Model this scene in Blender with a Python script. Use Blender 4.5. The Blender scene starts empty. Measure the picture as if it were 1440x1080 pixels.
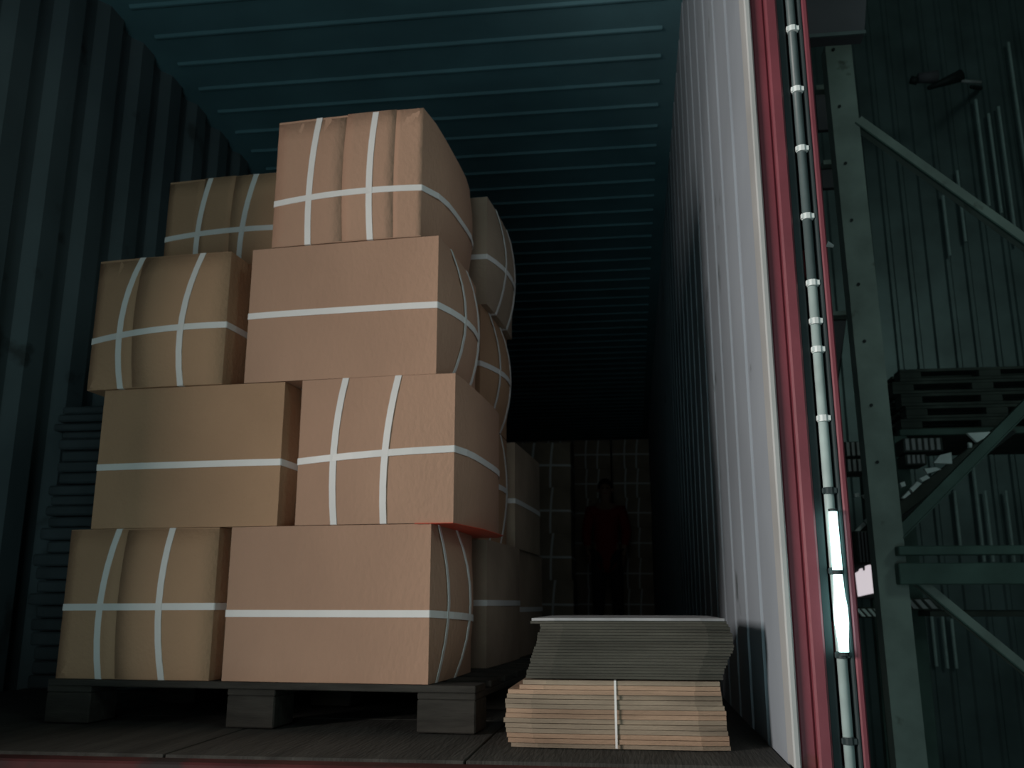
import bpy, bmesh, math, random
from mathutils import Vector, Matrix, Euler
random.seed(7)
SC = bpy.context.scene
COL = SC.collection
PI = math.pi

# ------------------------------------------------------------------ camera
cam_d = bpy.data.cameras.new('camera')
cam = bpy.data.objects.new('camera', cam_d)
COL.objects.link(cam)
cam.location = (0, 0, 0.28)
R = Matrix(((0.99191345, 0.02943919, 0.12345465, 0),
            (0.12691618, -0.23008197, -0.96485987, 0),
            (0.0, 0.97272587, -0.23195771, 0), (0, 0, 0, 1)))
# camera axes in world = columns of R (x right, y up, z back)
cam.matrix_world = Matrix.Translation((0, 0, 0.28)) @ R
cam_d.sensor_width = 36.0
cam_d.lens = 36.0 * 1300 / 1440
cam_d.clip_end = 200
cam_d.dof.use_dof = True
cam_d.dof.focus_distance = 1.4
cam_d.dof.aperture_fstop = 9.0
SC.camera = cam

# ------------------------------------------------------------------ world, lights, exposure
w = bpy.data.worlds.new('night')
SC.world = w
w.use_nodes = True
bg = w.node_tree.nodes['Background']
bg.inputs[0].default_value = (0.45, 0.75, 0.72, 1)
bg.inputs[1].default_value = 0.022

def area(name, loc, target, size, power, col, sy=None):
    d = bpy.data.lights.new(name, 'AREA')
    d.energy = power; d.color = col; d.size = size
    if sy: d.shape = 'RECTANGLE'; d.size_y = sy
    o = bpy.data.objects.new(name, d); COL.objects.link(o)
    o.location = loc
    o.rotation_euler = (Vector(target) - Vector(loc)).to_track_quat('-Z', 'Y').to_euler()
    return o
area('dock_light', (-3.62, -0.85, 0.95), (-0.4, 2.2, 0.9), 1.35, 172, (1.0, 0.93, 0.885), 0.9)
area('low_fill', (-0.5, -2.0, -0.55), (-0.2, 5.0, 1.8), 1.3, 19, (0.62, 0.95, 1.0))  # added fill from below, lifts the dim ceiling
area('aisle_fill', (0.0, -2.6, 1.25), (-0.2, 6.0, 0.9), 1.2, 9, (0.80, 0.97, 1.0))  # added frontal fill, lifts the dark goods deep inside
area('yard_light', (4.0, -2.0, 4.0), (3.0, 5.0, 1.0), 1.5, 24, (0.72, 1.0, 0.92))
SC.view_settings.view_transform = 'Standard'
SC.view_settings.look = 'None'
SC.view_settings.gamma = 1
SC.view_settings.use_curve_mapping = False
SC.view_settings.exposure = 0.0

# ------------------------------------------------------------------ materials
def mat(name, col, rough=0.7, metal=0.0, var=0.15, scale=6.0, bump=0.0, bscale=60.0, stretch=(1, 1, 1), spec=0.3, col2=None, wear=None):
    m = bpy.data.materials.new(name); m.use_nodes = True
    nt = m.node_tree; N = nt.nodes; L = nt.links
    b = N['Principled BSDF']
    b.inputs['Roughness'].default_value = rough
    b.inputs['Metallic'].default_value = metal
    b.inputs['Specular IOR Level'].default_value = spec
    tc = N.new('ShaderNodeTexCoord'); mp = N.new('ShaderNodeMapping')
    mp.inputs['Scale'].default_value = stretch
    L.new(tc.outputs['Object'], mp.inputs['Vector'])
    no = N.new('ShaderNodeTexNoise'); no.inputs['Scale'].default_value = scale
    no.inputs['Detail'].default_value = 6
    L.new(mp.outputs[0], no.inputs['Vector'])
    cr = N.new('ShaderNodeValToRGB')
    c2 = col2 or tuple(c * (1 - var) for c in col)
    hi = tuple(min(1, c * (1 + var)) for c in col)
    cr.color_ramp.elements[0].position = 0.3; cr.color_ramp.elements[0].color = (*c2, 1)
    cr.color_ramp.elements[1].position = 0.7; cr.color_ramp.elements[1].color = (*hi, 1)
    L.new(no.outputs['Fac'], cr.inputs['Fac'])
    out = cr.outputs['Color']
    if wear:
        n2 = N.new('ShaderNodeTexNoise'); n2.inputs['Scale'].default_value = wear[1]; n2.inputs['Detail'].default_value = 8
        L.new(tc.outputs['Object'], n2.inputs['Vector'])
        r2 = N.new('ShaderNodeValToRGB'); r2.color_ramp.elements[0].position = wear[2]; r2.color_ramp.elements[1].position = wear[2] + 0.08
        L.new(n2.outputs['Fac'], r2.inputs['Fac'])
        mx = N.new('ShaderNodeMix'); mx.data_type = 'RGBA'
        L.new(r2.outputs['Color'], mx.inputs[0]); L.new(out, mx.inputs[6]); mx.inputs[7].default_value = (*wear[0], 1)
        out = mx.outputs[2]
    L.new(out, b.inputs['Base Color'])
    if bump:
        n3 = N.new('ShaderNodeTexNoise'); n3.inputs['Scale'].default_value = bscale; n3.inputs['Detail'].default_value = 5
        L.new(mp.outputs[0], n3.inputs['Vector'])
        bp = N.new('ShaderNodeBump'); bp.inputs['Strength'].default_value = bump; bp.inputs['Distance'].default_value = 0.01
        L.new(n3.outputs['Fac'], bp.inputs['Height']); L.new(bp.outputs[0], b.inputs['Normal'])
    return m

def emit(name, col, s):
    m = bpy.data.materials.new(name); m.use_nodes = True
    b = m.node_tree.nodes['Principled BSDF']
    b.inputs['Base Color'].default_value = (*col, 1)
    b.inputs['Emission Color'].default_value = (*col, 1)
    b.inputs['Emission Strength'].default_value = s
    return m

CARD = (0.50, 0.30, 0.205)
M = {}
M['card'] = mat('cardboard', CARD, 0.8, var=0.10, scale=3.0, bump=0.25, bscale=90, stretch=(1, 1, 0.6))
M['card_b'] = mat('cardboard_tan', (0.50, 0.30, 0.18), 0.8, var=0.12, scale=2.2, bump=0.25, bscale=90)
M['card_d'] = mat('cardboard_dull', (0.40, 0.30, 0.22), 0.85, var=0.2, scale=4, bump=0.2, bscale=90)
M['card_edge'] = mat('cardboard_edge', (0.33, 0.26, 0.19), 0.9, var=0.3, scale=9, bump=0.4, bscale=200, stretch=(0.5, 1, 4))
M['card_edge2'] = mat('cardboard_edge_grey', (0.085, 0.082, 0.066), 0.9, var=0.3, scale=9, bump=0.4, bscale=200, stretch=(0.5, 1, 4))
M['card_edge3'] = mat('cardboard_edge_brown', (0.42, 0.28, 0.19), 0.9, var=0.3, scale=9, bump=0.4, bscale=200, stretch=(0.5, 1, 4))
M['strap'] = mat('strap_plastic', (0.86, 0.83, 0.80), 0.45, var=0.05, spec=0.5)
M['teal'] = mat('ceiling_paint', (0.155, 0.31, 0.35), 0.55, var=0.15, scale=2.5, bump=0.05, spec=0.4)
M['teal_wall_shaded'] = mat('wall_paint_teal_shaded', (0.105, 0.135, 0.142), 0.6, var=0.2, scale=2.0, bump=0.05, wear=((0.06, 0.07, 0.07), 5, 0.62))  # left wall's shade and the darkening at the margin put into the colour
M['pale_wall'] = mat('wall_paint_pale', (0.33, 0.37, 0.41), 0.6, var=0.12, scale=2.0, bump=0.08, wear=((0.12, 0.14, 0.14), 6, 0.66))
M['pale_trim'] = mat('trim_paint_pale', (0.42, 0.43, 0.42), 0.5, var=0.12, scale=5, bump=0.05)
M['red'] = mat('red_paint', (0.20, 0.045, 0.060), 0.5, var=0.2, scale=4, bump=0.06, spec=0.5, wear=((0.16, 0.04, 0.03), 8, 0.66))
M['red_dark'] = mat('red_paint_worn', (0.20, 0.03, 0.035), 0.6, var=0.3, scale=7, bump=0.1, wear=((0.08, 0.04, 0.03), 9, 0.58))
M['red_sill'] = mat('red_sill_paint', (0.07, 0.016, 0.016), 0.7, var=0.4, scale=7, bump=0.1, wear=((0.03, 0.02, 0.02), 6, 0.55))
M['rubber'] = mat('rubber', (0.035, 0.05, 0.052), 0.7, var=0.2)
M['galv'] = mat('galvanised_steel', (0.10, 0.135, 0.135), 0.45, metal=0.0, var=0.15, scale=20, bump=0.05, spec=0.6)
M['lit_pale'] = mat('lit_pale_metal', (0.42, 0.52, 0.50), 0.5, var=0.12, scale=20, bump=0.05)  # lamp glow on the rod and cladding glints put into the colour
M['floor'] = mat('plywood_floor', (0.055, 0.054, 0.048), 0.85, var=0.35, scale=5, bump=0.3, bscale=30, stretch=(5, 0.5, 1), wear=((0.05, 0.05, 0.045), 3, 0.6))
M['pallet'] = mat('pallet_wood', (0.045, 0.042, 0.036), 0.9, var=0.3, scale=8, bump=0.3, bscale=40, stretch=(1, 6, 6))
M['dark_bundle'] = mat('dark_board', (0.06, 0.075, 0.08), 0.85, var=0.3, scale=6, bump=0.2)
M['orange'] = mat('orange_sheet', (0.85, 0.09, 0.04), 0.4, var=0.1)
M['rack'] = mat('rack_paint', (0.21, 0.255, 0.225), 0.6, var=0.2, scale=8, bump=0.1, spec=0.4, wear=((0.08, 0.09, 0.07), 10, 0.64))
M['rack_dark'] = mat('rack_paint_green', (0.065, 0.11, 0.093), 0.6, var=0.25, scale=8, bump=0.1)
M['clad'] = mat('cladding_sheet', (0.10, 0.14, 0.14), 0.38, metal=0.35, var=0.3, scale=3, bump=0.05, spec=0.6)
M['grey'] = mat('grey_sheet', (0.10, 0.095, 0.105), 0.7, var=0.2, scale=4)
M['ground'] = mat('yard_concrete', (0.10, 0.11, 0.10), 0.9, var=0.3, scale=3, bump=0.3, bscale=20)
M['white'] = mat('plain_white', (0.80, 0.86, 0.84), 0.5, var=0.15, scale=8)
M['crate'] = mat('crate_slats', (0.34, 0.34, 0.34), 0.8, var=0.25, scale=10)
M['timber'] = mat('dark_timber', (0.06, 0.07, 0.06), 0.9, var=0.3, scale=9, bump=0.2)
M['lamp'] = emit('lamp_tube', (0.62, 1.0, 0.97), 3.2)
M['glow_patch'] = emit('patch_glow', (0.78, 0.70, 0.74), 0.75)
M['black'] = mat('black_metal', (0.015, 0.02, 0.02), 0.6)
M['skin'] = mat('skin', (0.35, 0.2, 0.14), 0.6)
M['hair'] = mat('hair', (0.01, 0.01, 0.01), 0.7)
M['jacket'] = mat('red_jacket', (0.30, 0.02, 0.02), 0.9, bump=0.2, bscale=30)
M['trouser'] = mat('dark_trousers', (0.03, 0.025, 0.03), 0.9, bump=0.2, bscale=30)

# ------------------------------------------------------------------ helpers
def obj(name, bm, m, parent=None, smooth=False):
    me = bpy.data.meshes.new(name)
    bmesh.ops.recalc_face_normals(bm, faces=bm.faces)
    bm.to_mesh(me); bm.free()
    me.materials.append(M[m] if isinstance(m, str) else m)
    if smooth:
        for p in me.polygons: p.use_smooth = True
    o = bpy.data.objects.new(name, me); COL.objects.link(o)
    if parent: o.parent = parent
    return o

def thing(name, label, cat, loc=(0, 0, 0), rotz=0, group=None):
    o = bpy.data.objects.new(name, None); COL.objects.link(o)
    o.empty_display_size = 0.1
    o.location = loc; o.rotation_euler = (0, 0, rotz)
    o['label'] = label; o['category'] = cat
    if group: o['group'] = group
    return o

def tag(o, label, cat, group=None):
    o['label'] = label; o['category'] = cat
    if group: o['group'] = group
    return o

def struct(name, bm, m, label=None, smooth=False):
    o = obj(name, bm, m, smooth=smooth)
    o['kind'] = 'structure'
    return o

def box(bm, x0, x1, y0, y1, z0, z1, bev=0.0, rot=None):
    r = bmesh.ops.create_cube(bm, size=1)
    vs = r['verts']
    for v in vs:
        v.co = Vector(((x0 + x1) / 2 + v.co.x * (x1 - x0), (y0 + y1) / 2 + v.co.y * (y1 - y0), (z0 + z1) / 2 + v.co.z * (z1 - z0)))
    if rot is not None:
        bmesh.ops.transform(bm, matrix=rot, verts=vs)
    if bev:
        es = list({e for v in vs for e in v.link_edges})
        bmesh.ops.bevel(bm, geom=es, offset=bev, segments=1, affect='EDGES', profile=0.5)
    return bm

def B(): return bmesh.new()

def tube(bm, pts, radii, n=10, cap=True, squash=1.0):
    rings = []
    P = [Vector(p) for p in pts]
    up0 = Vector((0, 1, 0))
    for i, p in enumerate(P):
        t = (P[min(i + 1, len(P) - 1)] - P[max(i - 1, 0)]).normalized()
        up = up0 if abs(t.dot(up0)) < 0.9 else Vector((1, 0, 0))
        a = t.cross(up).normalized(); b = a.cross(t).normalized()
        r = radii[i] if isinstance(radii, (list, tuple)) else radii
        rings.append([bm.verts.new(p + a * math.cos(2 * PI * k / n) * r + b * math.sin(2 * PI * k / n) * r * squash) for k in range(n)])
    for i in range(len(rings) - 1):
        for k in range(n):
            bm.faces.new((rings[i][k], rings[i][(k + 1) % n], rings[i + 1][(k + 1) % n], rings[i + 1][k]))
    if cap:
        bm.faces.new(rings[0][::-1]); bm.faces.new(rings[-1])
    return bm

def beam(bm, a, b, wdt, dep, axis=(0, 1, 0)):
    """rectangular bar from a to b: wdt across in the facing plane, dep along axis"""
    a = Vector(a); b = Vector(b); t = (b - a).normalized(); ax = Vector(axis)
    s = t.cross(ax).normalized() * wdt / 2; d = ax.normalized() * dep / 2
    q = []
    for p in (a, b):
        q.append([bm.verts.new(p + s * i + d * j) for i, j in ((-1, -1), (1, -1), (1, 1), (-1, 1))])
    for k in range(4):
        bm.faces.new((q[0][k], q[0][(k + 1) % 4], q[1][(k + 1) % 4], q[1][k]))
    bm.faces.new(q[0][::-1]); bm.faces.new(q[1])
    return bm

def sheet(bm, prof, axis, lo, hi, thick_dir, thick):
    """corrugated sheet: prof = list of (along, out); extruded along z or x from lo to hi"""
    rows = []
    for (s, o_) in prof:
        row = []
        for off in (0, thick):
            for e in (lo, hi):
                row.append(bm.verts.new(axis(s, o_ + off * thick_dir, e)))
        rows.append(row)
    for a, b in zip(rows, rows[1:]):
        bm.faces.new((a[0], b[0], b[1], a[1])); bm.faces.new((a[2], a[3], b[3], b[2]))
        bm.faces.new((a[0], a[2], b[2], b[0])); bm.faces.new((a[1], b[1], b[3], a[3]))
    for r in (rows[0], rows[-1]):
        bm.faces.new((r[0], r[1], r[3], r[2]))
    return bm

# ------------------------------------------------------------------ the container: setting
XL, XR, Y0, YB, H = -2.08, 0.27, 1.765, 13.8, 2.70
FZ = 0.0
def wall_prof(y0, y1, x_in, sgn, pitch=0.262, depth=0.032, steps=((0.0, 0), (0.82, 0), (0.845, 1), (0.965, 1))):
    prof = []; y = y0
    while y < y1:
        for f, d in steps:
            yy = y + f * pitch
            if yy < y1: prof.append((yy, x_in + sgn * d * depth))
        y += pitch
    prof.append((y1, x_in))
    return prof
# flat inner post strip 1.765..1.83 then corrugation
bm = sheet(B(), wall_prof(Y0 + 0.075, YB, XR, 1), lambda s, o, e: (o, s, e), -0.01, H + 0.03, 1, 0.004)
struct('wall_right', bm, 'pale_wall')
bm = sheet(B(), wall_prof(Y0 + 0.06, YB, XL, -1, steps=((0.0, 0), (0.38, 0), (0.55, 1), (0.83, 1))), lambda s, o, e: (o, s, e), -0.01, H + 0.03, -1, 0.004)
struct('wall_left', bm, 'teal_wall_shaded')
# outer skins of the two long sides keep the light out
bm = B(); box(bm, XL, XR, YB, YB + 0.04, -0.1, H + 0.03); struct('wall_back', bm, 'teal_wall_shaded')
# roof: five-centimetre ridges across
prof = []
y = Y0 + 0.10
prof.append((Y0 + 0.05, H))
while y < YB - 0.2:
    prof += [(y, H), (y + 0.012, H - 0.009), (y + 0.022, H - 0.009), (y + 0.040, H)]
    y += 0.2117
prof.append((YB, H))
bm = sheet(B(), prof, lambda s, o, e: (e, s, o), XL + 0.075, XR - 0.075, 1, 0.004)
# flat borders of the roof beside the ridges
box(bm, XL - 0.04, XL + 0.075, Y0 + 0.05, YB, H, H + 0.02)
box(bm, XR - 0.075, XR + 0.045, Y0 + 0.05, YB, H, H + 0.02)
struct('ceiling', bm, 'teal')
# top and bottom side rails
for k, (a, b_) in enumerate(((XL - 0.065, XL - 0.038), (XR + 0.038, XR + 0.062))):
    bm = box(B(), a, b_, Y0 + 0.04, YB, H - 0.06, H + 0.03, 0.004)
    struct('trim_%d' % (k + 1), bm, 'red_dark')
    bm = box(B(), a, b_, Y0 + 0.04, YB, -0.12, 0.07, 0.004)
    struct('trim_%d' % (k + 3), bm, 'red_dark')
# floor with plywood panels
fl = struct('floor', box(B(), XL, XR, Y0 + 0.02, YB, -0.12, -0.014), 'rubber')
ys = Y0 + 0.03
nx = 4
pw = (XR - XL) / nx
while ys < YB:
    ye = min(ys + 0.60, YB)
    for i in range(nx):
        p = obj('floor_panel', box(B(), XL + i * pw + 0.002, XL + (i + 1) * pw - 0.002, ys + 0.002, ye - 0.002, -0.014, -0.0005 - random.random() * 0.001, 0.0015), 'floor', fl)
    ys += 0.60
    if ys > 6.0: break
if ys < YB:
    obj('floor_panel', box(B(), XL, XR, ys, YB, -0.014, -0.001), 'floor', fl)
# sill, header and posts of the door end
struct('trim_5', box(B(), XL - 0.05, XR + 0.065, Y0 - 0.035, Y0 + 0.018, -0.16, -0.004, 0.004), 'red_sill')
struct('trim_6', box(B(), XL - 0.05, XR + 0.065, Y0 - 0.005, Y0 + 0.05, 2.58, H + 0.05, 0.004), 'red_dark')
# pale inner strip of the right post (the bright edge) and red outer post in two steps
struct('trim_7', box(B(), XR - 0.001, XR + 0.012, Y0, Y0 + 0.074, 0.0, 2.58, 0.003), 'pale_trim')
bm = B()
box(bm, 0.2825, 0.311, Y0 + 0.012, Y0 + 0.10, -0.16, 2.62, 0.004)
struct('trim_8', bm, 'red')
bm = B()
box(bm, 0.311, 0.3355, Y0 - 0.004, Y0 + 0.10, -0.16, 2.62, 0.004)
struct('trim_9', bm, 'red')
struct('trim_10', box(B(), XL - 0.075, XL + 0.0, Y0, Y0 + 0.10, -0.16, 2.62, 0.004), 'red_dark')

# ------------------------------------------------------------------ door folded back beside the post
d1 = struct('door_1', box(B(), 0.3855, 0.3975, Y0 - 0.002, Y0 + 1.12, -0.02, 2.56, 0.003), 'red')
obj('door_panel', sheet(B(), wall_prof(Y0 + 0.05, Y0 + 1.10, 0.3976, 1, 0.24, 0.004), lambda s, o, e: (o, s, e), 0.02, 2.52, 1, 0.002), 'red_dark', d1)
g = obj('door_gasket', box(B(), 0.3785, 0.3852, Y0 - 0.001, Y0 + 0.03, -0.02, 2.56, 0.002), 'rubber', d1); g['label'] = 'black rubber gasket'
g = obj('door_gasket', box(B(), 0.336, 0.352, Y0 + 0.010, Y0 + 0.05, -0.02, 2.56, 0.002), 'rubber', d1); g['label'] = 'black rubber gasket'
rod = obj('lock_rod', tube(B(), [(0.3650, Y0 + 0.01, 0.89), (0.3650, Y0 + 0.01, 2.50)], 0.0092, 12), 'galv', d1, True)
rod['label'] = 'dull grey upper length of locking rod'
rod = obj('lock_rod', tube(B(), [(0.3650, Y0 + 0.01, -0.02), (0.3650, Y0 + 0.01, 0.89)], 0.0094, 12), 'lit_pale', d1, True)  # same rod as above, lamp glow painted into the lower length
rod['label'] = 'lower length of locking rod, lamp glow painted into its pale colour'
for z in (0.0486, 0.1927, 0.339, 0.4845, 0.6208, 0.755, 0.8117, 0.8895, 1.0287, 1.1759, 1.309, 1.4498, 1.60):
    bm = B()
    tube(bm, [(0.3650, Y0 + 0.006, z - 0.006), (0.3650, Y0 + 0.006, z + 0.006)], 0.0112, 10)
    box(bm, 0.352, 0.378, Y0 - 0.002, Y0 + 0.006, z - 0.005, z + 0.005, 0.001)
    obj('rod_bracket', bm, 'white' if z > 0.6 else 'rubber', d1)  # upper brackets white, lower dark: bright reflections put into the colour
    if z > 0.6:
        pass
for z in (0.22, 0.95, 1.68, 2.35):
    obj('hinge', box(B(), 0.336, 0.392, Y0 + 0.055, Y0 + 0.075, z - 0.03, z + 0.03, 0.003), 'red_dark', d1)
# bolt head on the outer edge of the door
obj('bolt_head', tube(B(), [(0.397, Y0 - 0.001, 0.968), (0.409, Y0 - 0.001, 0.962)], [0.007, 0.003], 6), 'galv', d1)

d2 = struct('door_2', box(B(), XL - 0.075, XL - 0.035, Y0 - 1.17, Y0 - 0.01, -0.02, 2.56, 0.003), 'red')
obj('door_panel', sheet(B(), wall_prof(Y0 - 1.12, Y0 - 0.06, XL - 0.034, 1, 0.24, 0.004), lambda s, o, e: (o, s, e), 0.02, 2.52, 1, 0.002), 'red_dark', d2)
obj('door_gasket', box(B(), XL - 0.07, XL - 0.04, Y0 - 1.185, Y0 - 1.1705, -0.02, 2.56, 0.002), 'rubber', d2)
for yy in (Y0 - 0.85, Y0 - 0.35):
    obj('lock_rod', tube(B(), [(XL - 0.095, yy, -0.02), (XL - 0.095, yy, 2.56)], 0.014, 10), 'galv', d2, True)
for z in (0.22, 0.95, 1.68, 2.35):
    obj('hinge', box(B(), XL - 0.075, XL - 0.04, Y0 - 0.0095, Y0 - 0.001, z - 0.03, z + 0.03, 0.002), 'red_dark', d2)

lamp = thing('lamp_tube', 'glaring cyan-white lamp tube upright in the gap between red post and open door', 'lamp', (0.3650, Y0 - 0.012, 0.1985))
zz = [0, 0.02, 0.05, 0.075, 0.10, 0.125, 0.134]
obj('glowing_tube', tube(B(), [(0, 0, z) for z in zz], [0.0085, 0.0095, 0.0125, 0.0125, 0.0095, 0.0085, 0.0080], 14), 'lamp', lamp, True)
obj('end_cap', tube(B(), [(0, 0, -0.006), (0, 0, 0.0)], 0.009, 12), 'rubber', lamp)
obj('end_cap', tube(B(), [(0, 0, 0.134), (0, 0, 0.140)], 0.009, 12), 'rubber', lamp)
lamp2 = thing('lamp_tube', 'shorter cyan-white glowing tube, upper of the two in the gap beside the red post', 'lamp', (0.3650, Y0 - 0.012, 0.3405))
obj('glowing_tube', tube(B(), [(0, 0, z) for z in (0, 0.03, 0.06, 0.104)], [0.0088, 0.0085, 0.008, 0.0075], 14), 'lamp', lamp2, True)
obj('end_cap', tube(B(), [(0, 0, 0.104), (0, 0, 0.109)], 0.008, 12), 'rubber', lamp2)

# ------------------------------------------------------------------ cartons
TH = math.radians(-4)
U = Vector((math.cos(TH), math.sin(TH), 0)); V = Vector((-math.sin(TH), math.cos(TH), 0))
O = Vector((-0.46537, 2.15263, 0))
def W(u, v, z=0): return O + U * u + V * v + Vector((0, 0, z))

def surf(p, w, d, h, be, bl, ex=0.0):
    """bulged carton surface: p in [-1,1]^3 on the cube surface"""
    a, b, c = p
    x, y, z = a * w / 2, b * d / 2, (c + 1) * h / 2
    if abs(b) > 0.999: y += math.copysign((be if b < 0 else min(be, 0.006)) * (1 - a * a) * (1 - 0.85 * c * c), b)
    if abs(a) > 0.999: x += math.copysign((bl if a > 0 else min(bl, 0.005)) * (1 - b ** 4) * (1 - 0.7 * c * c), a)
    return Vector((x, y, z))

def carton_body(w, d, h, be, bl):
    bm = bmesh.new(); n = 6; cache = {}
    key = ()
    def vert(p, key):
        k = tuple(round(q, 4) for q in p) + key
        if k not in cache:
            cache[k] = bm.verts.new(surf(p, w, d, h, be, bl))
        return cache[k]
    g = [-1 + 2 * i / n for i in range(n + 1)]
    for ax in range(3):
        for s in (-1, 1):
            key = (ax, s)
            for i in range(n):
                for j in range(n):
                    q = []
                    for (ii, jj) in ((i, j), (i + 1, j), (i + 1, j + 1), (i, j + 1)):
                        p = [0, 0, 0]; p[ax] = s
                        p[(ax + 1) % 3] = g[ii]; p[(ax + 2) % 3] = g[jj]
                        q.append(vert(p, key))
                    bm.faces.new(q)
    return bm

def ribbon(pts, nrm, wd, width, t=0.0016):
    bm = bmesh.new(); rings = []
    for p, n, w_ in zip(pts, nrm, wd):
        s = w_.normalized() * width / 2; e = n.normalized() * t
        rings.append([bm.verts.new(q) for q in (p - s, p + s, p + s + e, p - s + e)])
    m_ = len(rings)
    for i in range(m_):
        a, b_ = rings[i], rings[(i + 1) % m_]
        for k in range(4):
            bm.faces.new((a[k], a[(k + 1) % 4], b_[(k + 1) % 4], b_[k]))
    return bm

def hstrap(w, d, h, be, bl, zf):
    """zf(a,b)->c height in [-1,1] ring around the four upright faces"""
    pts, nr, wd = [], [], []
    st = [-1 + 2 * i / 8 for i in range(9)]
    path = [((a, -1), (0, -1, 0)) for a in st] + [((1, b), (1, 0, 0)) for b in st] + [((-a, 1), (0, 1, 0)) for a in st] + [((-1, -b), (-1, 0, 0)) for b in st]
    for (a, b), n in path:
        c = zf(a, b)
        p = surf((a, b, c), w, d, h, be, bl)
        pts.append(p + Vector(n) * 0.0006); nr.append(Vector(n)); wd.append(Vector((0, 0, 1)))
    return ribbon(pts, nr, wd, 0.0165)

def vstrap(w, d, h, be, bl, a0, lean, bow):
    """ring over front, top, back, bottom at lateral fraction a0"""
    pts, nr, wd = [], [], []
    st = [-1 + 2 * i / 8 for i in range(9)]
    def aa(c): return a0 + lean * c + bow * (c * c)
    path = [((-1, c), (0, -1, 0)) for c in st] + [((b, 1), (0, 0, 1)) for b in st] + [((1, -c), (0, 1, 0)) for c in st] + [((-b, -1), (0, 0, -1)) for b in st]
    for (b, c), n in path:
        p = surf((aa(c), b, c), w, d, h, be, bl)
        off = 0.0006 if n[2] == 0 else -0.0010
        pts.append(p + Vector(n) * off); nr.append(Vector(n)); wd.append(Vector((1, 0, 0)))
    return ribbon(pts, nr, wd, 0.0165)

def carton(label, w, d, h, be=0.03, bl=0.008, vs=((-0.45, 0.05, 0.05), (0.35, 0.05, 0.05)), hz=(-0.05, 0.0, 0.0), mt='card', group=None, straps=True, panels=None):
    t = thing('carton', label, 'carton', group=group)
    obj('box', carton_body(w, d, h, be, bl), mt, t, True)
    me = t.children[0].data
    for e in ():
        pass
    if straps:
        l, r, back = hz
        def zf(a, b):
            f = l + (r - l) * (a + 1) / 2
            return f + back * (b + 1) / 2
        s = obj('strap', hstrap(w, d, h, be, bl, zf), 'strap', t); s['label'] = 'white plastic strap around the sides'
        for a0, lean, bow in vs:
            s = obj('strap', vstrap(w, d, h, be, bl, a0, lean, bow), 'strap', t); s['label'] = 'white plastic strap over the top'
    if panels:
        for k, (a0, a1, up) in enumerate(panels):
            bm = bmesh.new(); n = 5; fr, bk = [], []
            for i in range(n + 1):
                a = a0 + (a1 - a0) * i / n; cf, cb = [], []
                for j in range(7):
                    c = -0.99 + 1.98 * j / 6
                    p = surf((a, -1, c), w, d, h, be, bl)
                    if j == 6: p.z += up
                    cf.append(bm.verts.new(p + Vector((0, -0.0005 - 0.0006 * (k % 2), 0)))); cb.append(bm.verts.new(p + Vector((0, 0.006, 0))))
                fr.append(cf); bk.append(cb)
            for i in range(n):
                for j in range(6):
                    bm.faces.new((fr[i][j], fr[i + 1][j], fr[i + 1][j + 1], fr[i][j + 1]))
                bm.faces.new((fr[i][6], fr[i + 1][6], bk[i + 1][6], bk[i][6]))
            for col in (0, n):
                for j in range(6):
                    bm.faces.new((fr[col][j], fr[col][j + 1], bk[col][j + 1], bk[col][j]))
            obj('flap', bm, mt, t, True)
    return t

def place(t, u, v, z, rz=0.0):
    """u,v = centre of the carton in the pallet's frame"""
    p = W(u, v, z); t.location = p; t.rotation_euler = (0, 0, TH + rz)

LW, SW, CH = 0.508, 0.405, 0.3615
Z1, Z2, Z3, Z4 = 0.1035, 0.4665, 0.8295, 1.1925
# end-face cartons: front = small end (w=SW), depth LW.  long-face: built the same and turned by 90 degrees
A = carton('strapped brown carton at bottom left of the pallet, two upright straps on its face', SW + 0.005, LW, CH, 0.022, 0.006, ((-0.44, 0.05, 0.07), (0.34, -0.005, 0.06)), (-0.06, -0.05, 0.0), 'card_b', panels=((-1, -0.2, 0), (-0.2, 1, -0.001)))
place(A, -0.748, LW / 2, Z1)
Bx = carton('widest brown carton at bottom right of the pallet, one level strap across its face', SW, LW, CH, 0.04, 0.004, ((0.15, 0.0, -0.10), (-0.62, 0.0, -0.1)), (-0.14, -0.24, 0.0), 'card')
place(Bx, -0.256, SW / 2, Z1, PI / 2)
C = carton('brown carton in second layer at left, single strap rising across a plain face', SW, LW, CH, 0.026, 0.004, ((0.3, 0.0, 0.1), (-0.5, 0.0, 0.1)), (-0.13, -0.30, 0.0), 'card_b')
place(C, -0.648, SW / 2 + 0.004, Z2, PI / 2)
D = carton('brown carton in second layer at right, two upright straps crossing a level one', SW - 0.008, LW, CH, 0.022, 0.02, ((-0.50, 0.04, 0.05), (0.17, 0.07, 0.04)), (-0.14, -0.03, 0.0), 'card')
place(D, -0.147, LW / 2, Z2)
Ex = carton('shaded brown carton in third layer at far left, two bowed upright straps', SW - 0.018, LW, CH, 0.03, 0.006, ((-0.50, 0.08, 0.10), (0.42, 0.09, 0.08)), (-0.26, -0.12, 0.0), 'card_b', panels=((-1, -0.3, -0.004), (-0.3, 1, 0.0)))
place(Ex, -0.760, LW / 2, Z3)
F = carton('widest brown carton in third layer, plain face under the topmost carton', SW, LW, CH, 0.045, 0.006, ((-0.35, 0.0, -0.14), (0.42, 0.0, -0.10)), (-0.02, -0.12, 0.0), 'card')
place(F, -0.252, SW / 2 + 0.002, Z3, PI / 2)
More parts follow.
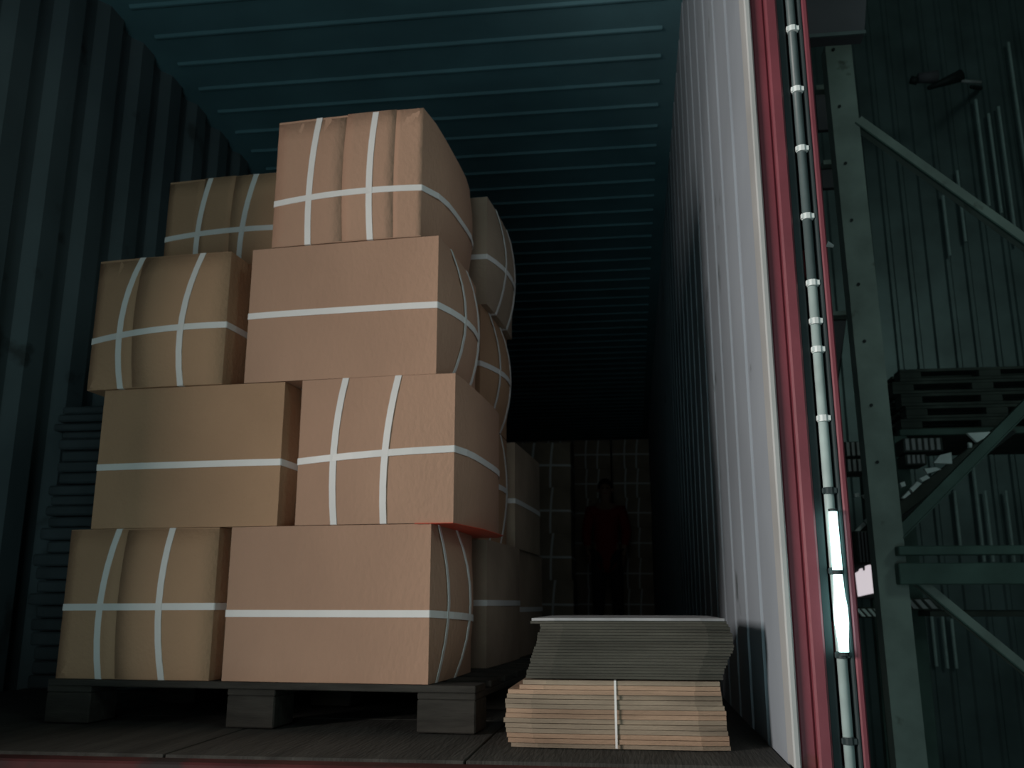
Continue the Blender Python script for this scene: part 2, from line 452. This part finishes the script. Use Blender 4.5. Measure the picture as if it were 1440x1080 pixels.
G = carton('topmost front brown carton with upright fold seams and two upright straps', SW + 0.002, LW, CH, 0.022, 0.040, ((-0.48, 0.04, 0.02), (0.33, 0.01, 0.02)), (-0.32, -0.26, 0.10), 'card', panels=((-1, -0.03, -0.004), (-0.03, 0.64, 0.004), (0.64, 1, 0.002)))
place(G, -0.249, LW / 2, Z4)
Hh = carton('shaded brown carton at top left, set back behind the front row', SW, LW, CH, 0.02, 0.006, ((-0.42, 0.06, 0.05), (0.30, 0.08, 0.05)), (-0.05, 0.0, 0.0), 'card_b', panels=((-1, -0.4, -0.004), (-0.4, 0.1, 0.003), (0.1, 1, 0)))
place(Hh, -0.742, 0.275 + LW / 2, Z4)
# second row behind
g2 = carton('brown carton behind the topmost one, only a lit sliver of its face showing', SW, LW, CH, 0.040, 0.004, ((-0.35, 0.0, -0.10), (0.50, 0.0, -0.10)), (-0.13, -0.22, 0.0), 'card_d')
place(g2, -0.256, 0.565 + SW / 2, Z4, PI / 2)
g3 = carton('shadowed carton in third layer, behind the widest carton', SW, LW, CH, 0.045, 0.006, ((-0.4, 0.0, -0.1), (0.4, 0.0, -0.1)), (-0.05, -0.1, 0.0), 'card_b')
place(g3, -0.274, 0.56 + SW / 2, Z3, PI / 2)
g4 = carton('shadowed carton in second layer, behind the right-hand strapped carton', SW, LW, CH, 0.03, 0.003, ((-0.4, 0.0, 0.0), (0.4, 0.0, 0.0)), (-0.05, -0.05, 0.0), 'card_b')
place(g4, -0.275, 0.565 + SW / 2, Z2, PI / 2)
g5 = carton('carton on the pallet behind the bottom right one, pale lit corner showing', SW, LW, CH, 0.02, 0.015, ((-0.6, 0.0, 0.0), (0.5, 0.0, 0.0)), (0.0, 0.0, 0.0), 'card_d')
place(g5, -0.197, 0.56 + LW / 2, Z1)
# hidden supports at the left of the second row
for k, z in enumerate((Z1, Z2, Z3)):
    c_ = carton(('shadowed carton behind the left column, %s layer' % ('bottom', 'second', 'third')[k]), SW, LW, CH, 0.01, 0.006, ((-0.4, 0, 0), (0.4, 0, 0)), (0, 0, 0), 'card_d')
    place(c_, -0.752, 0.56 + LW / 2, z)
# third row
for k, (z, lab) in enumerate(((Z1, 'dark carton on the floor pallet at the back right corner of the load'), (Z2, 'dim grey carton of the rear row, upright strap on its face'))):
    c_ = carton(lab, SW, LW, CH, 0.01, 0.004, ((-0.3, 0.0, 0.0), (0.62, 0.0, 0.12)), (-0.1, -0.12, 0.0), 'card_d')
    place(c_, -0.200 - 0.01 * (1 - k), 1.0 + 0.105 * (1 - k) + LW / 2, z)
# thin orange-red sheet under carton D
bm = bmesh.new()
vs_ = [bm.verts.new(q) for q in ((-0.04, -0.010, 0), (0.052, -0.006, 0), (0.082, 0.20, 0.0), (0.084, 0.42, 0.0), (0.05, 0.50, 0), (-0.04, 0.50, 0))]
f_ = bm.faces.new(vs_)
r_ = bmesh.ops.extrude_face_region(bm, geom=[f_])
bmesh.ops.translate(bm, verts=[v for v in r_['geom'] if isinstance(v, bmesh.types.BMVert)], vec=(0, 0, -0.0012))
s_ = obj('slip_sheet', bm, 'orange'); s_.location = W(0, 0, Z2 - 0.0003); s_.rotation_euler = (0, 0, TH)
tag(s_, 'thin orange-red sheet edge poking out beneath a right-hand carton', 'sheet')

# deep column of cartons on the left, seen past the load
ord_ = ('bottom', 'second', 'third', 'top')
def copy_thing(t, label, group):
    r = t.copy(); COL.objects.link(r); r['label'] = label; r['group'] = group
    for ch in list(t.children):
        c = ch.copy(); COL.objects.link(c); c.parent = r
    return r
deep = carton('x', 0.455, LW, CH, 0.01, 0.003, ((-0.35, 0.03, 0.04), (0.30, 0.05, 0.03)), (0.0, -0.04, 0.0), 'card_d')
first = True
for k, z in enumerate((Z1, Z2, Z3, Z4)):
    lab = 'dim strapped carton deep inside, %s layer of the column left of the person' % ord_[k]
    if first: c_ = deep; c_['label'] = lab; c_['group'] = 'cartons in the deep column'; first = False
    else: c_ = copy_thing(deep, lab, 'cartons in the deep column')
    c_.location = (-0.690 + random.uniform(-0.012, 0.012), 7.37 + LW / 2, z)
# far-end cartons
rows_ = ('bottom', 'second', 'third', 'fourth', 'fifth', 'top')
cols_ = ('against the right wall', 'second from the right wall', 'third from the right wall', 'fourth from the right wall')
for r in range(6):
    for c in range(4):
        lab = 'dim carton at the far end, %s layer, %s' % (rows_[r], cols_[c])
        c_ = copy_thing(deep, lab, 'cartons at the far end')
        c_.location = (0.02 - 0.478 * c + random.uniform(-0.004, 0.004), 11.45 + LW / 2 + random.uniform(0, 0.05), Z1 + 0.3635 * r)

# ------------------------------------------------------------------ pallets
def pallet(label, u0, u1, v0, v1, group=None, frame=True):
    t = thing('pallet', label, 'pallet', group=group)
    for (a, b_) in ((u0, u0 + 0.12), ((u0 + u1) / 2 - 0.06, (u0 + u1) / 2 + 0.06), (u1 - 0.135, u1)):
        for vv in (v0, (v0 + v1) / 2 - 0.05, v1 - 0.10):
            obj('block', box(B(), a, b_, vv, vv + 0.11, 0.0015, 0.072, 0.003), 'pallet', t)
    for (a, b_) in ((u0, u0 + 0.12), ((u0 + u1) / 2 - 0.06, (u0 + u1) / 2 + 0.06), (u1 - 0.135, u1)):
        obj('bearer_board', box(B(), a, b_, v0, v1, 0.0725, 0.0865, 0.002), 'pallet', t)
    n = 7; bw = 0.10; gap = (v1 - v0 - n * bw) / (n - 1)
    for i in range(n):
        vv = v0 + i * (bw + gap)
        obj('deck_board', box(B(), u0, u1, vv, vv + bw, 0.087, 0.1028, 0.002), 'pallet', t)
    return t
p1 = pallet('dark worn wooden pallet under the strapped brown cartons', -0.965, 0.112, -0.012, 1.062)
p1.location = W(0, 0); p1.rotation_euler = (0, 0, TH)
p3 = pallet('dark wooden pallet under the rear row of cartons', -0.965, 0.05, 1.10, 1.62)
p3.location = W(0, 0); p3.rotation_euler = (0, 0, TH)
p2 = pallet('dim wooden pallet under the deep column of cartons', -0.93, -0.45, 7.35, 7.90)
p4 = pallet('dim wooden pallet under the cartons at the far end', -1.67, 0.255, 11.43, 12.02)

# ------------------------------------------------------------------ bundles of flat cartons at the right
def flats(label, x0, x1, y0, dep, z0, n, th, mts, amp, tilt=0.0, strap=None):
    t = thing('flat_carton_bundle', label, 'cartons', ((x0 + x1) / 2, y0 + dep / 2, z0))
    hw = (x1 - x0) / 2; z = 0; drift = 0
    for i in range(n):
        drift += random.uniform(-amp, amp) * 0.5
        drift = max(-2 * amp, min(2 * amp, drift))
        f = i / max(1, n - 1)
        l = -hw + drift + tilt_l(f, label) + random.uniform(-amp, amp) * 0.5
        r = hw + drift * 0.3 + tilt_r(f, label) + random.uniform(-amp, amp) * 0.5
        # a folded carton: two leaves with a crease, slightly wavy front
        bm = bmesh.new(); seg = 8
        yo = -dep / 2 + random.uniform(-0.004, 0.004)
        t0 = th * 0.9
        top, bot = [], []
        for k in range(seg + 1):
            s = k / seg; x = l + (r - l) * s
            zz_ = 0.0
            if s in (0.0, 1.0): zz_ = -0.0006
            top.append((x, zz_ + t0)); bot.append((x, zz_))
        vv = [[bm.verts.new((x, yy + (0.012 if k in (0, seg) else 0) * (1 if yy < 0 else -1), z + q)) for k, (x, q) in enumerate(lst)] for lst, yy in ((top, yo), (bot, yo), (bot, dep / 2), (top, dep / 2))]
        for k in range(seg):
            for j in range(4):
                a, b_ = vv[j], vv[(j + 1) % 4]
                bm.faces.new((a[k], a[k + 1], b_[k + 1], b_[k]))
        for k in (0, seg):
            bm.faces.new([vv[j][k] for j in range(4)])
        obj('folded_carton', bm, 'crate' if (n > 20 and i == n - 1) else random.choice(mts), t)  # topmost sheet paler: its lit edge put into the colour
        z += th
    if strap is not None:
        bm = bmesh.new()
        x = strap; y = -dep / 2 - 0.006
        box(bm, x - 0.0022, x + 0.0022, y, y + 0.0012, 0.002, z + 0.001)
        box(bm, x - 0.0022, x + 0.0022, y, dep / 2, z, z + 0.001)
        s = obj('strap', bm, 'strap', t); s['label'] = 'thin pale strap'
    return t
def tilt_l(f, label):
    if 'lower' in label: return 0.028 - 0.030 * math.sin(PI * min(1, 0.15 + f * 0.75)) + (0.018 if f > 0.9 else 0)
    return -0.012 + 0.030 * min(1, f * 1.15) - (0.020 if f > 0.93 else 0)
def tilt_r(f, label):
    if 'lower' in label: return 0.010 - 0.016 * f
    return -0.012 * math.cos(f * 5)
flats('lower bundle of tan folded cartons with thin pale strap, on the container floor', -0.265, 0.172, 1.955, 0.5, 0.0015, 14, 0.0093, ['card_edge', 'card_edge3', 'card_edge'], 0.005, strap=0.005)
flats('upper bundle of greyish folded cartons lying on the tan one', -0.213, 0.185, 1.958, 0.5, 0.1338, 21, 0.0057, ['card_edge2', 'card_edge2'], 0.003)

# dark stacked bundles between the left wall and the pallet
zb = 0.0015
lay = ('lowest', 'second', 'third', 'fourth', 'fifth', 'topmost')
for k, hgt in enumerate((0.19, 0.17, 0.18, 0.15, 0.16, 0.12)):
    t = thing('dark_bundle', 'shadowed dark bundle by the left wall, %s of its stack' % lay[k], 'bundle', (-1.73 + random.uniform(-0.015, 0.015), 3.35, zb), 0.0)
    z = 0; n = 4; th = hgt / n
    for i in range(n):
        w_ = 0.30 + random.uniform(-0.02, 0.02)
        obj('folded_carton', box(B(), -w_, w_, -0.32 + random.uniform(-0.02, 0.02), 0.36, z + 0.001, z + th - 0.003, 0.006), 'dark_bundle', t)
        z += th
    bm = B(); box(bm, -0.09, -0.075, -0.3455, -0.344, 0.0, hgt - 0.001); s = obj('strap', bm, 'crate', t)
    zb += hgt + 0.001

# ------------------------------------------------------------------ a person far inside
def skin_mesh(name, nodes, edges, m, parent=None, sub=2, root=0):
    me = bpy.data.meshes.new(name)
    me.from_pydata([n[0] for n in nodes], edges, [])
    o = bpy.data.objects.new(name, me); COL.objects.link(o)
    sk = o.modifiers.new('skin', 'SKIN'); sk.use_smooth_shade = True
    for i, n in enumerate(nodes):
        r = n[1]
        me.skin_vertices[0].data[i].radius = (r, r) if not isinstance(r, tuple) else r
        me.skin_vertices[0].data[i].use_root = (i == root)
    ss = o.modifiers.new('sub', 'SUBSURF'); ss.levels = sub; ss.render_levels = sub
    dg = bpy.context.evaluated_depsgraph_get()
    new = bpy.data.meshes.new_from_object(o.evaluated_get(dg))
    o.modifiers.clear(); o.data = new
    new.materials.clear(); new.materials.append(M[m])
    o.parent = parent
    return o
per_scale = 0.93
pn = [((0, 0, .93), .14), ((0, 0, 1.10), .125), ((0, 0, 1.28), .145), ((0, 0, 1.40), .10), ((0, -.01, 1.46), .052), ((0, -.02, 1.53), .07), ((0, -.025, 1.61), .088), ((0, -.015, 1.69), .06),
      ((-.17, 0, 1.37), .058), ((-.22, -.02, 1.12), .045), ((-.21, -.10, .90), .032), ((-.205, -.13, .83), .038),
      ((.17, 0, 1.37), .058), ((.23, -.01, 1.12), .045), ((.20, -.10, .91), .032), ((.195, -.13, .84), .038),
      ((-.09, 0, .84), .095), ((-.10, -.02, .48), .062), ((-.11, .03, .09), .042), ((-.12, -.10, .035), .034),
      ((.09, 0, .84), .095), ((.11, -.03, .48), .062), ((.12, .02, .09), .042), ((.14, -.11, .035), .034)]
pe = [(0, 1), (1, 2), (2, 3), (3, 4), (4, 5), (5, 6), (6, 7), (3, 8), (8, 9), (9, 10), (10, 11), (3, 12), (12, 13), (13, 14), (14, 15), (0, 16), (16, 17), (17, 18), (18, 19), (0, 20), (20, 21), (21, 22), (22, 23)]
per = thing('person', 'dim person in a dark red jacket standing far inside, among the cartons', 'person', (-0.27, 10.15, 0.0))
per.scale = (per_scale,) * 3
body = skin_mesh('body', pn, pe, 'skin', per)
# fingers, nose and ears join the body mesh
bm = bmesh.new(); bm.from_mesh(body.data)
for sx in (-1, 1):
    hx = sx * 0.20
    for i, ln in enumerate((0.062, 0.072, 0.068, 0.052)):
        x = hx + sx * (i - 1.5) * 0.004; y0 = -0.16 + i * 0.019
        tube(bm, [(x, y0, .82), (x, y0 - 0.003, .80 - ln * .4), (x - sx * .006, y0 - 0.004, .80 - ln * .75), (x - sx * .014, y0, .80 - ln)], [.0095, .009, .008, .006], 7)
    tube(bm, [(hx, -.155, .85), (hx - sx * .012, -.185, .825), (hx - sx * .016, -.195, .80)], [.012, .010, .007], 7)
    tube(bm, [(sx * .078, -.02, 1.585), (sx * .088, -.012, 1.61), (sx * .080, -.015, 1.635)], [.006, .014, .008], 8, squash=0.6)
tube(bm, [(0, -.105, 1.625), (0, -.122, 1.60), (0, -.112, 1.588)], [.007, .012, .008], 8)
bm.to_mesh(body.data); bm.free()
for sx in (-1, 1):
    bm = B(); bmesh.ops.create_uvsphere(bm, u_segments=8, v_segments=6, radius=0.011)
    for v in bm.verts: v.co += Vector((sx * .030, -.100, 1.622))
    obj('eye', bm, 'hair', per, True)
obj('mouth', box(B(), -.022, .022, -.099, -.092, 1.556, 1.563, .002), 'jacket', per)
bm = B(); bmesh.ops.create_uvsphere(bm, u_segments=14, v_segments=10, radius=0.1)
for v in bm.verts:
    v.co.y *= 1.0; v.co.x *= .93
    if v.co.z < -0.02 and v.co.y < 0.0: v.co.z = -0.02
    if v.co.y < -0.055 and v.co.z < 0.045: v.co.y = -0.055; 
    v.co += Vector((0, -.005, 1.645))
obj('hair', bm, 'hair', per, True)
jn = [((0, 0, .62), .175), ((0, 0, 1.10), .15), ((0, 0, 1.28), .165), ((0, 0, 1.40), .115), ((0, 0, 1.44), .07), ((-.18, 0, 1.37), .076), ((-.23, -.02, 1.12), .062), ((-.215, -.09, .93), .048), ((.18, 0, 1.37), .076), ((.24, -.01, 1.12), .062), ((.205, -.09, .94), .048)]
skin_mesh('jacket', jn, [(0, 1), (1, 2), (2, 3), (3, 4), (3, 5), (5, 6), (6, 7), (3, 8), (8, 9), (9, 10)], 'jacket', per)
tn = [((0, 0, .88), .15), ((-.09, 0, .82), .11), ((-.10, -.02, .48), .082), ((-.11, .02, .10), .062), ((.09, 0, .82), .11), ((.11, -.03, .48), .082), ((.12, .01, .10), .062)]
skin_mesh('trousers', tn, [(0, 1), (1, 2), (2, 3), (0, 4), (4, 5), (5, 6)], 'trouser', per)
for sx in (-1, 1):
    obj('shoe', tube(B(), [(sx * .115, .07, .045), (sx * .12, .0, .05), (sx * .13, -.12, .038), (sx * .135, -.19, .03)], [.034, .043, .043, .022], 10), 'hair', per, True)

# ------------------------------------------------------------------ yard and shed to the right of the container
import json
F_ = 1300.0
def at(px, py, Y):
    d = (R.to_3x3() @ Vector((px - 720, -(py - 540), -F_)))
    t = Y / d.y
    return Vector((d.x * t, Y, 0.28 + d.z * t))
GZ = -1.25
struct('ground', box(B(), -8, 14, -6, 22, GZ - 0.1, GZ), 'ground')
# big corrugated cladding wall behind the rack, ribs uneven
def ribs(x0, x1, y, pitch=0.145):
    prof = []; x = x0
    while x < x1:
        for f, d in ((0.0, 0), (0.62, 0), (0.72, 1), (0.9, 1)):
            prof.append((x + f * pitch, y - d * 0.012))
        x += pitch * random.uniform(0.9, 1.1)
    return prof
bm = sheet(B(), ribs(0.6, 8.0, 7.0), lambda s, o, e: (s, o, e), GZ, 6.5, 1, 0.004)
struct('wall_shed', bm, 'clad')
# pale strips painting the light streaks on the cladding ribs
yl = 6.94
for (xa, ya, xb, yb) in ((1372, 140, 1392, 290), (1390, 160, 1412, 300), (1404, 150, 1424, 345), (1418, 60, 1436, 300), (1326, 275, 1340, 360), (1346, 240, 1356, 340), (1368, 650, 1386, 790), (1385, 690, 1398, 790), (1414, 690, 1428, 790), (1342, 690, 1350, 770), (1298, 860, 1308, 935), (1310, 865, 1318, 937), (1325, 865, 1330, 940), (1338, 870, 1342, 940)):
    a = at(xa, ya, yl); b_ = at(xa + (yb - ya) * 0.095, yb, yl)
    o = obj('rib_glint', tube(B(), [(a.x, yl, a.z), (a.x, yl, b_.z)], 0.011, 6), 'lit_pale')
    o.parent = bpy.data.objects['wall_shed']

YR = 3.2
rk = thing('storage_rack', 'tall pale green steel rack upright with slanting braces right of the open door', 'rack')
a = at(1178, 62, YR); b_ = at(1287, 1078, YR)
xt, xb = a.x, b_.x
post = B()
beam(post, (xb, YR, GZ), (xt, YR, a.z), 0.094, 0.006)
beam(post, (xb - 0.044, YR + 0.035, GZ), (xt - 0.044, YR + 0.035, a.z), 0.006, 0.07)
beam(post, (xb + 0.044, YR + 0.035, GZ), (xt + 0.044, YR + 0.035, a.z), 0.006, 0.07)
obj('upright', post, 'rack', rk)
beam2 = B()
beam(beam2, (xb + 1.0, YR, GZ), (xb + 0.93, YR, 2.9), 0.094, 0.06)
obj('upright', beam2, 'rack', rk)
# bolt holes
for py in (70, 150, 230, 310, 400, 480, 570, 650):
    s = (py - 62) / (1078 - 62)
    q = at(1170 + (1278 - 1170) * s + 1, py, YR - 0.004)
    obj('bolt', tube(B(), [(q.x, YR - 0.009, q.z), (q.x, YR - 0.003, q.z)], 0.006, 6), 'black', rk)
def brace(p, q, wdt, m='rack', y=YR + 0.02):
    a = at(*p, y); b_ = at(*q, y)
    bm = B(); beam(bm, a, b_, wdt, 0.035)
    obj('brace', bm, m, rk)
    t = (b_ - a).normalized(); s = t.cross(Vector((0, 1, 0))) * wdt * 0.5
    bm = B(); beam(bm, a - s * 0.9 + Vector((0, -0.02, 0)), b_ - s * 0.9 + Vector((0, -0.02, 0)), wdt * 0.12, 0.012)
    obj('brace_lip', bm, 'rack_dark', rk)
brace((1205, 172), (1460, 355), 0.040)
brace((1262, 752), (1465, 548), 0.036, 'rack_dark')
brace((1288, 815), (1470, 965), 0.032, 'rack')
for (y0_, y1_) in ((768, 781), (792, 822)):
    a = at(1262, y0_, YR - 0.05); b_ = at(1262, y1_, YR - 0.05)
    obj('cross_beam', box(B(), a.x, a.x + 1.05, YR - 0.06, YR - 0.012, b_.z, a.z, 0.003), 'rack_dark', rk)
# short rungs between door and upright
for (px0, px1, py) in ((1146, 1172, 123), (1156, 1184, 228), (1160, 1190, 440)):
    a = at(px0, py, 3.6); b_ = at(px1, py + 5, 3.6)
    obj('rung', box(B(), a.x, b_.x, 3.58, 3.62, b_.z, a.z, 0.002), 'rack', rk)

# grey sheet hood above the rack
a = at(1118, 56, 2.75); b_ = at(1216, 56, 2.75); c_ = at(1236, -30, 2.75)
bm = B(); box(bm, a.x, b_.x, 2.75, 2.80, a.z, c_.z + 0.05)
for v in bm.verts:
    if v.co.x > (a.x + b_.x) / 2 and v.co.z > (a.z + c_.z) / 2: v.co.x += 0.035
    if v.co.x > (a.x + b_.x) / 2 and v.co.y > 2.9: pass
hd = thing('sheet_hood', 'dark grey sheet metal hood over the rack upright', 'hood')
obj('hood_panel', bm, 'grey', hd)
bm = B(); box(bm, a.x, b_.x + 0.004, 2.742, 2.7495, a.z, a.z + 0.012); obj('hood_lip', bm, 'galv', hd)

# grey hanging panels behind, between door and upright
for k, (x0, x1, y0_, y1_, lab) in enumerate(((1146, 1200, 128, 180, 'upper small dark grey board between door edge and rack'), (1154, 1206, 233, 262, 'middle narrow grey board between door edge and rack'), (1158, 1205, 445, 600, 'large grey board between door edge and rack'))):
    a = at(x0, y0_, 4.2); b_ = at(x1, y1_, 4.2)
    bd = thing('grey_board', lab, 'board')
    bm = B(); box(bm, a.x, b_.x, 4.2, 4.23, b_.z, a.z, 0.002)
    if k == 2:
        for v in bm.verts:
            if v.co.z < b_.z + 0.02 and v.co.x > (a.x + b_.x) / 2: v.co.x -= 0.11
    obj('board_panel', bm, 'grey', bd)
    obj('board_batten', box(B(), a.x, b_.x, 4.19, 4.1995, a.z - 0.02, a.z - 0.005), 'timber', bd)

rp = thing('rear_post', 'thin dark post standing close behind the pale green rack upright', 'post')
a = at(1243, 850, 4.26)
obj('post_shaft', box(B(), a.x - 0.03, a.x + 0.03, 4.2305, 4.29, GZ + 0.001, 4.2, 0.003), 'rack_dark', rp)
obj('foot_plate', box(B(), a.x - 0.07, a.x + 0.07, 4.19, 4.33, GZ + 0.001, GZ + 0.012, 0.002), 'rack_dark', rp)
# stacks of dark boards on the shelf behind the rack
names = ('lowest', 'second', 'third', 'fourth', 'topmost')
shelf = thing('shelf', 'dark steel shelf carrying stacked timber behind the rack', 'shelf')
a = at(1262, 606, 4.6); b_ = at(1420, 612, 4.6)
zs_ = a.z
obj('shelf_beam', box(B(), a.x, a.x + 0.95, 4.56, 4.60, zs_ - 0.03, zs_, 0.002), 'rack_dark', shelf)
obj('shelf_deck', box(B(), a.x, a.x + 0.95, 4.60, 5.3, zs_ - 0.02, zs_, 0.002), 'timber', shelf)
for xx in (a.x, a.x + 0.93):
    obj('shelf_leg', box(B(), xx - 0.03, xx + 0.03, 5.24, 5.30, GZ + 0.001, zs_ - 0.021, 0.002), 'rack_dark', shelf)
    obj('shelf_leg', box(B(), xx - 0.03, xx + 0.03, 4.56, 4.60, GZ + 0.001, zs_ - 0.031, 0.002), 'rack_dark', shelf)
zl_ = at(1300, 857, 4.4).z
obj('lower_deck', box(B(), a.x, a.x + 0.95, 4.38, 5.3, zl_ - 0.03, zl_ - 0.007, 0.002), 'timber', shelf)
z = zs_ + 0.002
for k in range(5):
    t = thing('pallet', 'dark empty pallet on the shelf behind the rack, %s of its stack' % names[k], 'pallet', (a.x + 0.45 + random.uniform(-.03, .03), 4.95, z))
    for xx in (-0.42, -0.05, 0.32):
        for yy in (-0.33, 0.23):
            obj('block', box(B(), xx, xx + 0.10, yy, yy + 0.1, 0.014, 0.046, 0.002), 'timber', t)
    for yy in (-0.33, 0.0, 0.23):
        obj('bottom_board', box(B(), -0.42, 0.42, yy, yy + 0.1, 0.0, 0.0135, 0.001), 'timber', t)
    for i in range(5):
        yy = -0.33 + i * 0.14
        obj('deck_board', box(B(), -0.42, 0.42, yy, yy + 0.1, 0.0465, 0.06, 0.001), 'timber', t)
    z += 0.062

# slatted crates hanging on the cladding side behind the rack: pale slats on dark back
def crate(label, px0, py0, px1, py1, Y, n, mt='crate', skew=0.0):
    a = at(px0, py0, Y); b_ = at(px1, py1, Y)
    t = thing('slatted_crate', label, 'crate')
    w_ = b_.x - a.x; h_ = a.z - b_.z
    obj('crate_back', box(B(), a.x - 0.005, b_.x + 0.005, Y + 0.019, Y + 0.157, b_.z - 0.006, a.z + 0.006, 0.003), 'timber', t)
    for i in range(n):
        x = a.x + w_ * i / n
        bm = B(); box(bm, x, x + w_ / n * 0.55, Y, Y + 0.018, b_.z, a.z)
        for v in bm.verts:
            if v.co.z > (a.z + b_.z) / 2: v.co.x -= skew * h_
        obj('slat', bm, mt, t)
    return t
crate('slatted crate right of the rack upright, upper row of pale slats', 1273, 617, 1327, 632, 4.4, 6)
crate('slatted crate right of the rack upright, shorter lower row of slats', 1276, 640, 1304, 651, 4.4, 4)
crate('slatted crate low right of the rack upright, slanting pale slats', 1284, 843, 1325, 856, 4.4, 3, 'crate', 0.8)
crate('slatted crate low in the gap left of the rack upright, slanting slats', 1212, 856, 1247, 867, 4.07, 4, 'white', 0.8)
crate('slatted crate in the gap left of the rack upright, mauve upper slats', 1190, 622, 1228, 640, 4.07, 5)
crate('slatted crate in the gap left of the rack upright, mauve second row', 1192, 646, 1230, 662, 4.07, 5)
crate('tall slatted crate behind the glowing white patch, left of the rack upright', 1206, 748, 1238, 790, 4.07, 6, 'grey')

# white pieces standing in for bright gaps along the dark diagonal
ws = thing('light_gaps', 'small white pieces painting bright gaps along the rising dark brace', 'light_gap')
for (pts) in (((1313, 651), (1322, 640), (1338, 636), (1339, 652)), ((1300, 659), (1316, 657), (1324, 660), (1304, 666)), ((1293, 673), (1303, 668), (1308, 672), (1298, 677)), ((1280, 687), (1290, 677), (1296, 680), (1284, 692)), ((1268, 700), (1278, 690), (1281, 694), (1272, 701)), ((1266, 679), (1272, 677), (1274, 683), (1268, 685)), ((1360, 609), (1395, 607), (1388, 614), (1374, 622)), ((1362, 622), (1367, 623), (1367, 629), (1363, 629)),
            ((1203, 746), (1214, 734), (1218, 738), (1206, 750)), ((1215, 732), (1229, 722), (1231, 727), (1219, 736)), ((1202, 694), (1208, 693), (1209, 698), (1203, 699)), ((1212, 696), (1222, 693), (1225, 697), (1216, 701))):
    bm = bmesh.new()
    vs_ = [bm.verts.new(at(p[0], p[1], 4.30)) for p in pts]
    f_ = bm.faces.new(vs_)
    r_ = bmesh.ops.extrude_face_region(bm, geom=[f_])
    bmesh.ops.translate(bm, verts=[v for v in r_['geom'] if isinstance(v, bmesh.types.BMVert)], vec=(0, 0.02, 0))
    obj('gap_patch', bm, 'white', ws)
# dark girder behind the white pieces
g_ = thing('girder', 'dark slanting girder behind the small white pieces', 'beam')
a = at(1195, 772, 4.36); b_ = at(1420, 600, 4.36)
bm = B(); beam(bm, a, b_, 0.07, 0.04); obj('girder_web', bm, 'timber', g_)
bm = B(); beam(bm, a + Vector((0, -0.03, -0.03)), b_ + Vector((0, -0.03, -0.03)), 0.012, 0.03); obj('girder_flange', bm, 'black', g_)

# white patch in the gap, its brightness added as emission
bm = bmesh.new()
pp = [(1203, 806), (1208, 803), (1209, 800), (1213, 799), (1214, 803), (1217, 802), (1217, 796), (1223, 794), (1225, 792), (1233, 790), (1238, 832), (1207, 839)]
vs_ = [bm.verts.new(at(p[0], p[1], 5.2)) for p in pp]
f_ = bm.faces.new(vs_)
r_ = bmesh.ops.extrude_face_region(bm, geom=[f_])
bmesh.ops.translate(bm, verts=[v for v in r_['geom'] if isinstance(v, bmesh.types.BMVert)], vec=(0, 0.01, 0))
wo = struct('glow_patch_1', bm, 'glow_patch')
a = at(1200, 842, 5.2); b_ = at(1240, 786, 5.2)
obj('patch_backing', box(B(), a.x, b_.x, 5.212, 5.25, a.z, b_.z, 0.003), 'black', wo)

# small fitting high on the cladding
ft = thing('wall_lamp', 'small unlit pale lamp fitting with dark ends, high on the dark cladding', 'lamp')
Yf = 6.2
a = at(1291, 110, Yf); b_ = at(1318, 108, Yf)
obj('lamp_body', tube(B(), [a, b_], [0.035, 0.045], 10), 'grey', ft, True)
a = at(1280, 112, Yf); b_ = at(1290, 114, Yf)
obj('lamp_end', tube(B(), [a, b_], [0.028, 0.028], 10), 'black', ft, True)
a = at(1305, 124, Yf); b_ = at(1352, 106, Yf)
obj('lamp_arm', tube(B(), [a, (a + b_) / 2, b_], [0.014, 0.03, 0.045], 10), 'black', ft, True)
a = at(1352, 114, Yf); b_ = at(1380, 116, Yf)
obj('bracket', tube(B(), [a, b_], [0.012, 0.012], 8), 'crate', ft, True)
a = at(1366, 122, Yf); b_ = at(1378, 124, 6.96)
obj('wall_plate', tube(B(), [a, b_], [0.014, 0.02], 8), 'black', ft, True)
